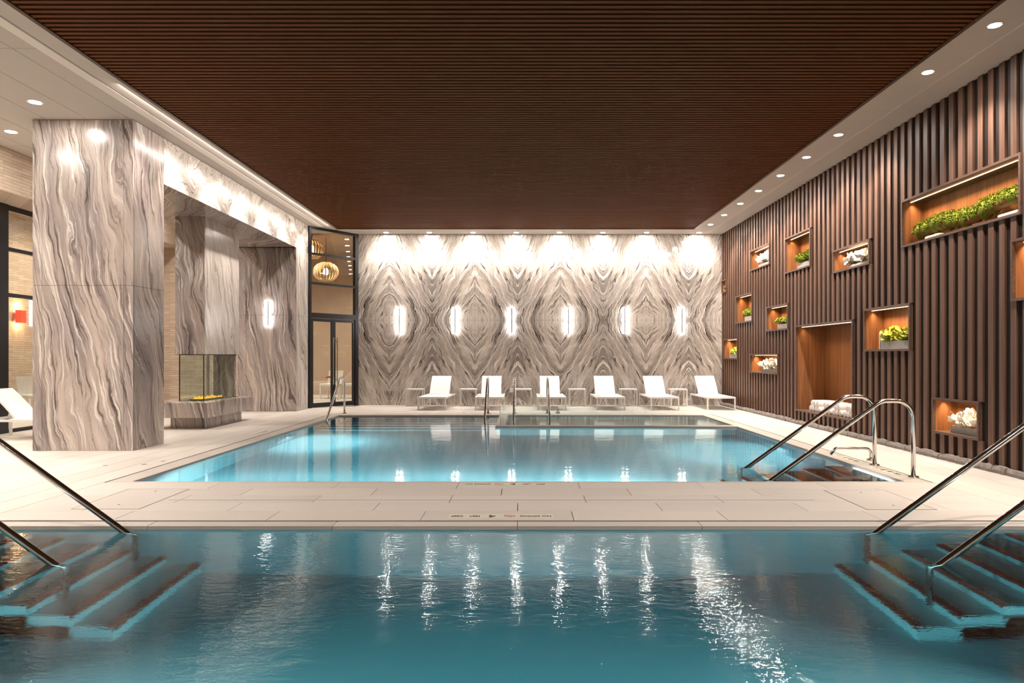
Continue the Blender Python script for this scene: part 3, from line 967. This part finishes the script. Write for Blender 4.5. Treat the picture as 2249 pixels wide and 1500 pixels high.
# handrails
def rail_mesh(dx, top=.885):
    """post at x=0, the rail comes down towards -x and enters the water at x=-1.64*dx"""
    pts = [(0, 0, 0), (0, 0, top), (-.37, 0, top), (-1.72*dx, 0, -.09), (-1.72*dx, 0, -.9)]
    return fillet(pts, (.20, .22, .08), 9)
fl_m = MB().lathe([(.062, 0), (.062, .012), (.05, .018), (.028, .02)], 20).mesh('flange', M_STEEL, True)
rl_m = MB().tube(rail_mesh(1.0), .025, 14).mesh('rail', M_STEEL, True)
rs_m = MB().tube(rail_mesh(.95), .025, 14).mesh('rail', M_STEEL, True)
def rail(x, y, rz, label, me=rl_m):
    t = empty('handrail', (x, y, 0), rz)
    tag(t, label, 'handrail', 'polished steel pool handrails')
    inst('rail', me, t)
    inst('flange', fl_m, t)
rail(4.52, 7.90, 0, 'steel handrail of the far pool steps, nearer the paved strip')
rail(4.52, 8.77, 0, 'steel handrail of the far pool steps, beside the deck spout')
rail(4.52, 5.55, 0, 'steel handrail by the slatted wall entering near pool against paving')
rail(4.52, 4.70, 0, 'steel handrail by the slatted wall lowest in the picture')
rail(-4.87, 5.55, math.pi, 'steel handrail by the pillar entering near pool against paving')
rail(-4.87, 4.70, math.pi, 'steel handrail on the pillar side lowest in the picture')
rail(-4.36, 16.70, math.pi/2, 'slim steel handrail in front of the glass doors', rs_m)
rail(-.845, 16.70, math.pi/2, 'slim steel handrail just beside the spa glass', rs_m)
rail(-.20, 16.70, math.pi/2, 'slim steel handrail at the spa, nearer its glass end', rs_m)
rail(.60, 16.70, math.pi/2, 'slim steel handrail in front of the third lounger', rs_m)

# deck spout
t = empty('deck_spout', (4.66, 9.14, 0))
tag(t, 'curved steel water spout beside the pool handrails', 'spout')
inst('flange', fl_m, t, scale=(.85, .85, 1.6))
MB().tube(fillet([(0,0,0), (0,0,.165), (-.46,0,.175), (-.54,0,.09)], (.07, .03), 7), .019, 12).build('pipe', M_STEEL, t, True)
t = empty('deck_spigot', (.86, 16.72, 0))
tag(t, 'tiny dark spigot on the deck in front of third lounger', 'spigot')
MB().lathe([(.045, 0), (.045, .02), (.02, .03), (.02, .09), (.03, .10), (.03, .12), (.012, .13), (.012, .16)], 12).build('stem', M_BRUSH, t, True, sharp=30)
MB().box(-.05, -.012, .012, .05, .012, .04).build('foot', M_BLACK, t)

# loungers
def lounger_parts():
    P = {}
    hw, L = .372, 1.82
    P['leg'] = MB().box(-.018, -.018, 0, .018, .018, .30).mesh('leg', M_POWDER)
    P['seat_frame'] = (MB().box(-hw, 0, .30, -hw+.036, L, .34).box(hw-.036, 0, .30, hw, L, .34).box(-hw+.036, 0, .30, hw-.036, .036, .34).box(-hw+.036, L-.036, .30, hw-.036, L, .34)).mesh('seat_frame', M_POWDER)
    P['seat'] = MB().cbox(-hw+.037, .037, .318, hw-.037, 1.30, .346, .008).mesh('seat', M_SLING)
    b = MB()
    n = 8
    for s_ in (1,):
        v, f = [], []
        for i in range(n+1):
            u = i/n
            yy = 1.24+.47*u; zz = .352+.49*u+.02*math.sin(u*math.pi)
            for x in (-.275, .275):
                v += [(x, yy, zz), (x, yy+.02, zz-.018)]
        for i in range(n):
            a = i*4; c = a+4
            f += [(a, a+2, c+2, c), (a+1, c+1, c+3, a+3), (a, c, c+1, a+1), (a+2, a+3, c+3, c+2)]
        f += [(0, 1, 3, 2), (n*4, n*4+2, n*4+3, n*4+1)]
        b.add(v, f)
    P['backrest'] = b.mesh('backrest', M_SLING)
    P['back_support'] = MB().tube([(-.24, 1.62, .72), (-.24, 1.76, .33)], .012, 6).tube([(.24, 1.62, .72), (.24, 1.76, .33)], .012, 6).mesh('back_support', M_POWDER)
    P['tag_strip'] = MB().box(-hw+.05, .22, .347, -hw+.13, .42, .350).box(-hw+.05, .55, .347, -hw+.13, .75, .350).mesh('tag_strip', M_YELLOW)
    return P
LP = lounger_parts()
def lounger(x, y, rz, label, strip=False):
    t = empty('sun_lounger', (x, y, 0), rz)
    tag(t, label, 'sun lounger', 'white sling sun loungers')
    for a, b in ((-.354, .018), (.354, .018), (-.354, 1.80), (.354, 1.80)): inst('leg', LP['leg'], t, (a, b, 0))
    for k in ('seat_frame', 'seat', 'backrest', 'back_support'): inst(k, LP[k], t)
    if strip:
        o = inst('tag_strip', LP['tag_strip'], t); o['label'] = 'orange yellow strip at the seat edge'
for i, (x, rz) in enumerate(((-2.36, -2), (-.875, 0), (.76, 0), (2.295, 0), (3.695, 0), (5.16, 0))):
    lounger(x, 17.72, R(rz), 'white sling sun lounger, %s from the glass doors' % ORD[i], i in (1, 2, 3))
lounger(-7.30, 11.78, R(90), 'white sling sun lounger cut off behind the marble pillar')

# side tables
tt_m = MB().cbox(-.235, -.21, .448, .235, .21, .484, .003).mesh('table_top', M_POWDER)
tl_m = MB().box(-.016, -.016, 0, .016, .016, .448).mesh('leg', M_POWDER)
for i, x in enumerate((-3.03, -1.53, .02, 1.54, 2.98, 4.38)):
    t = empty('side_table', (x, 19.32, 0))
    tag(t, 'small white metal side table, %s from the glass doors' % ORD[i], 'side table', 'side tables between the loungers')
    inst('table_top', tt_m, t)
    for a in (-.219, .219):
        for b in (-.194, .194): inst('leg', tl_m, t, (a, b, 0))

# outlets on the marble wall
for x, w in ((-.33, 'beside the second lounger'), (4.33, 'behind the last side table')):
    t = MB().cbox(-.04, -.06, 0, .04, .06, .012, .003).build('wall_outlet', M_POWDER, None, loc=(x, YB-.016, .42), rot=(R(90), 0, 0))
    tag(t, 'small white wall outlet ' + w, 'outlet')

# depth markers
def text(body, size, mat, parent, loc, sx=1.0):
    c = bpy.data.curves.new('lettering', 'FONT')
    c.body = body; c.size = size; c.align_x = 'CENTER'; c.align_y = 'CENTER'
    c.offset = .0016
    c.extrude = .0004
    c.materials.append(mat)
    tmp = bpy.data.objects.new('lettering_curve', c)
    COL.objects.link(tmp)
    me = bpy.data.meshes.new_from_object(tmp.evaluated_get(bpy.context.evaluated_depsgraph_get()))
    bpy.data.objects.remove(tmp)
    return inst('lettering', me, parent, loc, scale=(sx, 1, 1))
def ring(parent, r, loc):
    n = 24
    m = MB(); v, f = [], []
    for k in range(n):
        a = 2*math.pi*k/n
        for q in (r, r*.8): v.append((q*math.cos(a), q*math.sin(a), 0))
    for k in range(n):
        j = (k+1) % n
        f.append((2*k, 2*j, 2*j+1, 2*k+1))
    m.add(v, f)
    c, s_ = math.cos(R(-40)), math.sin(R(-40))
    w = r*.09
    m.add([(-r*c-w*s_, -r*s_+w*c, 0), (-r*c+w*s_, -r*s_-w*c, 0), (r*c+w*s_, r*s_-w*c, 0), (r*c-w*s_, r*s_+w*c, 0)], [(0, 1, 2, 3)])
    o = m.build('no_diving_symbol', M_INKRED, parent); o.location = loc
    d = MB().tube([(-r*.45, -r*.1, 0), (0, r*.15, 0), (r*.5, -r*.15, 0)], [.004, .007, .003], 6).build('diver_figure', M_INK, parent)
    d.location = (loc[0], loc[1], loc[2]+.0004); d.scale = (1, 1, .1)
def marker(x, y, rz, label, full=True):
    t = empty('depth_marker', (x, y, .0012), rz)
    tag(t, label, 'depth marker', 'depth markers on the deck')
    n = 6 if full else 4
    w = .1525
    for i in range(n):
        x0 = (i-n/2)*w
        MB().box(x0+.001, -w/2, -.002, x0+w-.001, w/2, .0006).build('tile', M_TILE, t)
    z = .0014
    if full:
        text('NO DIVING', .078, M_INK, t, (-2*w, 0, z), .68)
        ring(t, .05, (-.5*w, 0, z))
        text('4', .14, M_INK, t, (.5*w, 0, z), 1.0)
        text('FEET', .075, M_INK, t, (1.5*w, 0, z), .62)
        text('DEEP', .075, M_INK, t, (2.5*w, 0, z), .62)
    else:
        ring(t, .05, (-1.5*w, 0, z))
        text('4', .14, M_INK, t, (-.5*w, 0, z), 1.0)
        text('FEET', .075, M_INK, t, (.5*w, 0, z), .62)
        text('DEEP', .075, M_INK, t, (1.5*w, 0, z), .62)
marker(-.185, 7.46, 0, 'upright NO DIVING 4 FEET DEEP tile strip at far pool edge')
marker(-.192, 5.975, math.pi, 'upside down NO DIVING 4 FEET DEEP strip at near pool')
marker(4.45, 9.35, -math.pi/2, 'depth marker tiles on the coping below the deck spout', False)
marker(4.45, 8.35, -math.pi/2, 'depth marker tiles between the two handrail posts', False)
marker(-4.80, 12.55, math.pi/2, 'depth marker tiles on the deck before the fireplace', False)

# hatches
def hatch(x0, y0, x1, y1, label):
    t = empty('access_hatch', ((x0+x1)/2, (y0+y1)/2, 0))
    tag(t, label, 'hatch', 'access hatches in the paved strip')
    a, b = (x1-x0)/2, (y1-y0)/2
    fm = MB()
    for q in ((-a, -b, a, -b+.008), (-a, b-.008, a, b), (-a, -b+.008, -a+.008, b-.008), (a-.008, -b+.008, a, b-.008)):
        fm.box(q[0], q[1], .0002, q[2], q[3], .0012)
    fm.build('gap', M_SLOT, t)
    MB().box(-a+.008, -b+.008, .0002, a-.008, b-.008, .0016).build('cover', M_DECK, t)
    for yy in (-b*.6, b*.75): MB().lathe([(.012, .0016), (.012, .0022)], 12, (a*.05, yy, 0)).build('key_hole', M_SLOT, t)
hatch(-4.14, 6.25, -3.51, 7.2, 'square access hatch in the paving on the pillar side')
hatch(3.14, 6.22, 3.78, 7.13, 'square access hatch in the paving on the slatted wall side')
# slot drain
t = empty('slot_drain', (-.3, 6.644, 0))
tag(t, 'fine dotted drain line across the paved strip', 'drain')
under(t, MB().box(-3.45, 6.634, .0002, 2.85, 6.654, .0012).build('channel', M_COPE))
dm = MB()
x = -3.44
while x < 2.84:
    dm.box(x, 6.639, .0013, x+.010, 6.649, .0018); x += .019
o = under(t, dm.build('drain_slots', M_SLOT)); o['kind'] = 'stuff'
# small deck caps
for x, y, w in ((-4.9, 8.84, 'before the pillar, nearer the pool corner'), (-4.80, 9.12, 'before the pillar, farther along the pool'), (-5.35, 8.75, 'before the pillar, away from the pool'), (4.9, 10.6, 'beside the slatted wall beyond the spout')):
    t = MB().lathe([(.03, .0), (.03, .0025), (.022, .003)], 14).build('floor_drain', M_BRUSH, None, loc=(x, y, 0))
    tag(t, 'small round metal drain in the deck ' + w, 'drain', 'metal drains in the deck')

# ---- planters
def leaf_cloud(rnd, mounds, n, size, lift=1.0):
    m = MB()
    for i in range(n):
        cx, cy, cz, rx, ry, rz = mounds[i % len(mounds)]
        th = rnd.uniform(0, 2*math.pi); u = rnd.uniform(-.25, 1)
        s_ = math.sqrt(max(0, 1-u*u))
        nrm = Vector((s_*math.cos(th), s_*math.sin(th), u))
        k = rnd.uniform(.78, 1.04)
        p = Vector((cx+nrm.x*rx*k, cy+nrm.y*ry*k, cz+nrm.z*rz*k))
        d = (nrm+Vector((rnd.uniform(-.6,.6), rnd.uniform(-.6,.6), rnd.uniform(-.2,.8)))).normalized()
        t_ = d.cross(Vector((rnd.uniform(-1,1), rnd.uniform(-1,1), rnd.uniform(-1,1)))).normalized()
        L, w = size*rnd.uniform(.7, 1.3)*lift, size*rnd.uniform(.3, .5)
        q = p+d*L*.55
        m.add([p, q+t_*w, p+d*L, q-t_*w], [(0, 1, 2, 3)])
    return m
def blob(rnd, mounds):
    m = MB()
    for cx, cy, cz, rx, ry, rz in mounds:
        v, f = [], []
        nu, nv = 10, 6
        for j in range(nv+1):
            ph = -math.pi/2+math.pi*j/nv
            for i in range(nu):
                th = 2*math.pi*i/nu
                k = rnd.uniform(.72, .84)
                v.append((cx+rx*k*math.cos(ph)*math.cos(th), cy+ry*k*math.cos(ph)*math.sin(th), cz+rz*k*math.sin(ph)))
        for j in range(nv):
            for i in range(nu):
                i2 = (i+1) % nu
                f.append((j*nu+i, j*nu+i2, (j+1)*nu+i2, (j+1)*nu+i))
        m.add(v, f)
    return m
def flower_mesh(name, mat, petals, size, cup):
    m = MB()
    for k in range(petals):
        a = 2*math.pi*k/petals
        c, s_ = math.cos(a), math.sin(a)
        def P(r, w, z): return (c*r-s_*w, s_*r+c*w, z)
        L, w = size, size*.42
        m.add([(0, 0, 0), P(L*.45, w, cup*.35), P(L*.5, 0, cup*.22), P(L*.45, -w, cup*.35), P(L*.85, w*.7, cup*.8), P(L, 0, cup), P(L*.85, -w*.7, cup*.8)],
              [(0, 2, 1), (0, 3, 2), (1, 2, 5, 4), (2, 3, 6, 5)])
    return m.mesh(name, mat, True)
FW = flower_mesh('flower', M_PETAL, 5, .055, .022)
FM = flower_mesh('flower', M_PETAL, 6, .075, .055)
FLm = flower_mesh('flower', M_LIME, 5, .058, .02)
def planter(k, kind, label, ya=None, yb=None, seed=1):
    rnd = random.Random(seed)
    y0, y1, z0, z1, d = NICHES[k]
    z = z0+.032
    ya = y0+.05+.04*(y1-y0) if ya is None else ya
    yb = y1-.27*(y1-y0) if yb is None else yb
    yc, hl = (ya+yb)/2, (yb-ya)/2
    xc = XR+.165
    H = z1-z0-.064
    t = empty('planter', (xc, yc, z))
    tag(t, label, 'planter', 'planters in the wall niches')
    bh = min(.13, H*.22)
    bw = .085
    def scat(me, n, zc, rz, up):
        for i in range(n):
            yy = rnd.uniform(-hl*1.02, hl*1.02)
            env = math.sqrt(max(.1, 1-(yy/(hl*1.12))**2))
            rot = (rnd.uniform(-1.1, 1.1), -rnd.uniform(.1, 1.5), rnd.uniform(0, 6.3))
            inst('flower', me, t, (rnd.uniform(-.10, .06), yy, zc+rnd.uniform(-.35, 1)*rz*env), rot, (up*rnd.uniform(.8, 1.2),)*3)
    if kind in ('hydrangea', 'mossmound'):
        MB().cbox(-bw*.9, -hl*.85, 0, bw*.9, hl*.85, bh, .006).build('trough', M_PLANTW if kind == 'hydrangea' else M_PLANTER, t)
        n = max(2, int(hl/.16))
        ms = [(0, -hl+hl*2*(i+.5)/n, bh+H*.12+rnd.uniform(-.02, .02), .13, hl/n*1.35, H*rnd.uniform(.14, .19)) for i in range(n)]
        mat = M_LEAF if kind == 'hydrangea' else M_MOSS
        blob(rnd, ms).build('foliage_core', mat, t, True)
        o = leaf_cloud(rnd, ms, 1300, .045, .8).build('foliage', mat, t); o['kind'] = 'stuff'
    elif kind == 'lime':
        MB().cbox(-bw, -hl, 0, bw, hl, bh, .006).build('trough', M_PLANTER, t)
        MB().cbox(-bw-.012, hl*1.01, 0, bw, hl*1.06, H*.42, .004).build('end_slab', M_PLANTW, t)
        MB().box(-bw*.9, -hl*.95, bh-.01, bw*.9, hl*.95, bh+.005).build('soil', M_TWIG, t)
        o = leaf_cloud(rnd, [(0, -hl*.6, bh+.02, .08, hl*.45, .06), (0, hl*.4, bh+.02, .08, hl*.5, .06)], 260, .045).build('foliage', M_LEAF, t); o['kind'] = 'stuff'
        scat(FLm, 130, bh+.06, .11*H/.5, .85)
    elif kind == 'white':
        MB().cbox(-bw, -hl, 0, bw, hl, bh*.8, .006).build('trough', M_PLANTW, t)
        o = leaf_cloud(rnd, [(0, -hl*.5, bh, .08, hl*.45, .05), (0, hl*.5, bh, .08, hl*.4, .05)], 60, .045).build('foliage', M_LEAF, t); o['kind'] = 'stuff'
        scat(FW, 120, bh+H*.17, H*.27, 1.5)
    elif kind == 'orchid':
        MB().cbox(-bw, -hl, 0, bw, hl, bh, .006).build('trough', M_PLANTER, t)
        tw = MB()
        for i in range(9):
            yy = rnd.uniform(-hl, hl)
            tw.tube([(0, yy, bh), (rnd.uniform(-.05,.03), yy+rnd.uniform(-.08,.08), bh+.09), (rnd.uniform(-.09,.02), yy+rnd.uniform(-.18,.18), bh+H*rnd.uniform(.3,.5))], [.006,.005,.003], 5)
        tw.build('twigs', M_TWIG, t)
        scat(FM if k == 'L' else FW, 24 if k == 'L' else 90, bh+H*.16, H*.27, 1.0 if k == 'L' else 1.4)
    elif kind == 'log':
        for yy in (-.82, .62): MB().cbox(-.09, yy*hl-.16, 0, .09, yy*hl+.16, .06, .01).build('cradle', M_PLANTW, t)
        n = 13
        pts = []; ms = []
        for i in range(n):
            u = i/(n-1)
            yy = hl-2*hl*u
            zz = .14+.035*math.sin(u*9)+.05*u
            pts.append((.01*math.sin(u*12), yy, zz))
            ms.append((.01*math.sin(u*12), yy, zz+.03, .10+.02*rnd.random(), hl/n*1.5, .12+.04*rnd.random()))
        MB().tube(pts, [.06+.01*math.sin(i*2.1) for i in range(n)], 10).build('trunk', M_TWIG, t, True)
        blob(rnd, ms).build('moss_core', M_MOSS, t, True)
        o = leaf_cloud(rnd, ms, 3800, .030, .8).build('moss', M_MOSS, t); o['kind'] = 'stuff'
planter('A', 'mossmound', 'tiny green planter in the niche against the marble wall', seed=2)
planter('B', 'hydrangea', 'round green blooms in pale trough, upper niche near marble wall', seed=3)
planter('C', 'lime', 'lime orchids in the low niche near the marble wall', seed=4)
planter('D', 'white', 'white flowers in the high niche nearest the marble wall', seed=5)
planter('E', 'mossmound', 'mossy green mounds in the tall high niche', seed=6)
planter('F', 'hydrangea', 'round green blooms in pale trough above towel niche', seed=7)
planter('G', 'orchid', 'white orchids in the wide low niche beside the towels', seed=8)
planter('H', 'white', 'white flowers in pale trough, wide high niche above towels', seed=9)
planter('J', 'lime', 'lime orchids in grey trough with white slab beside towel niche', seed=10)
planter('K', 'log', 'long moss covered log in the highest wide niche', seed=11, ya=7.98, yb=10.08)
planter('L', 'orchid', 'white blossoms on twigs in dark trough near the kerb', seed=12)

# towels
def towel_mesh(r, L, flat=1.0, seed=1):
    rnd = random.Random(seed)
    n = 20
    prof = [(.18, -.5*L+.012), (.34, -.5*L+.002), (.42, -.5*L+.012), (.56, -.5*L+.001), (.64, -.5*L+.010), (.8, -.5*L), (.93, -.5*L+.006), (1.0, -.5*L+.02)]
    prof = prof + [(1.0, 0)] + [(q, -x) for q, x in reversed(prof)]
    v, f = [], []
    wob = [1+rnd.uniform(-.05, .05) for _ in range(n)]
    for q, x in prof:
        for k in range(n):
            a = 2*math.pi*k/n
            rr = r*q*wob[k]
            v.append((x, rr*math.cos(a)*flat, max(-r*.92, rr*math.sin(a))))
    for i in range(len(prof)-1):
        for k in range(n):
            k2 = (k+1) % n
            f.append((i*n+k, i*n+k2, (i+1)*n+k2, (i+1)*n+k))
    f.append(tuple(range(n-1, -1, -1))); m = (len(prof)-1)*n; f.append(tuple(range(m, m+n)))
    return MB().add(v, f).mesh('towel_roll', M_TOWEL, True)
tms = [towel_mesh(.062, .40, 1.0, s_) for s_ in range(4)]
zt = NICHES['I'][2]+.032+.057
ti = 0
def towel(y, z, rz, where):
    global ti
    o = inst('rolled_towel', tms[ti % 4], None, (XR+.25, y, z), (0, 0, rz))
    ti += 1
    tag(o, where, 'towel', 'white towels in the tall niche')
low = [13.70, 13.57, 13.44, 13.31, 13.12, 12.99, 12.86, 12.68, 12.55, 12.42, 12.24, 12.11, 11.98]
for i, y in enumerate(low):
    towel(y, zt, R(random.uniform(-4, 4)), 'rolled white towel on the niche shelf, %s from the marble wall' % ORD[i])
for i, y in enumerate([13.63, 13.50, 13.37, 13.06, 12.93, 12.62, 12.49, 12.17, 12.04]):
    towel(y, zt+.108, R(random.uniform(-6, 6)), 'rolled white towel on the upper layer, %s from the marble wall' % ORD[i])

# lounge furniture seen through the glass
def chair(x, y, rz, label):
    t = empty('lounge_chair', (x, y, 0), rz)
    tag(t, label, 'chair', 'chairs in the lounge')
    for a in (-.24, .24):
        for b in (-.24, .24): MB().box(a-.018, b-.018, 0, a+.018, b+.018, .42).build('leg', M_POWDER, t)
    MB().cbox(-.27, -.27, .42, .27, .27, .50, .02).build('seat', M_CHAIR, t)
    MB().add([(-.27,.24,.5), (.27,.24,.5), (.27,.34,.92), (-.27,.34,.92), (-.27,.29,.5), (.27,.29,.5), (.27,.38,.92), (-.27,.38,.92)],
             [(0,1,2,3), (7,6,5,4), (0,4,5,1), (1,5,6,2), (2,6,7,3), (3,7,4,0)]).build('backrest', M_CHAIR, t)
chair(-7.25, 22.55, R(10), 'pale lounge chair seen through the pier side door leaf')
chair(-6.35, 22.6, R(-15), 'pale lounge chair seen between the door handles')
chair(-5.6, 22.75, R(-30), 'pale lounge chair seen through the marble side door leaf')
chair(-11.55, 16.2, R(60), 'pale lounge chair seen through the window past the pillar')
t = empty('lounge_table', (-6.5, 21.5, 0))
tag(t, 'glass topped lounge table behind the doors', 'table')
MB().box(-.7, -.35, .72, .7, .35, .735).build('table_top', M_GLASSG, t)
for a in (-.62, .62):
    for b in (-.3, .3): MB().box(a-.02, b-.02, 0, a+.02, b+.02, .72).build('leg', M_POWDER, t)
o = MB().tube([(-.08, 0, .735), (0, .02, .76), (.09, .01, .75)], [.02, .035, .015], 8).build('red_cloth', M_INKRED, None, True, loc=(-6.12, 21.5, 0))
tag(o, 'small red cloth on the lounge table', 'cloth')
b = leaf_cloud(random.Random(5), [(0, 0, .55, .2, .25, .25)], 10, .1)
o = MB().add([(-.2,-.2,.50), (.2,-.2,.50), (.25,-.28,.18), (-.2,-.27,.16), (-.2,.2,.52), (.22,.2,.52), (.24,.1,.95), (-.24,.1,.97), (-.2,-.15,.62), (.2,-.15,.60)],
             [(0,1,2,3), (0,4,5,1), (8,9,6,7), (0,8,7,4), (1,5,6,9), (0,1,9,8), (4,7,6,5)]).build('throw_blanket', M_GREY, None, loc=(-7.25, 22.53, .02), rot=(0, 0, R(10)))
tag(o, 'dark grey throw draped over a lounge chair', 'blanket')
# red twin wall lamp
t = empty('red_wall_lamp', (-12.45, 16.8, 2.22))
tag(t, 'red twin shade wall lamp glowing on the lounge bricks', 'wall lamp')
for yy in (-.075, .075):
    MB().lathe([(.065, 0), (.065, .31)], 14, (.10, yy, 0)).build('shade', M_REDSHADE, t, True, sharp=40)
MB().box(0, -.05, .12, .06, .05, .2).build('bracket', M_BRUSH, t)
for zz in (-.06, .40): light('red_lamp_glow', 'POINT', (-12.33, 16.8, 2.22+zz), 7, (1, .62, .3), shadow_soft_size=.05)
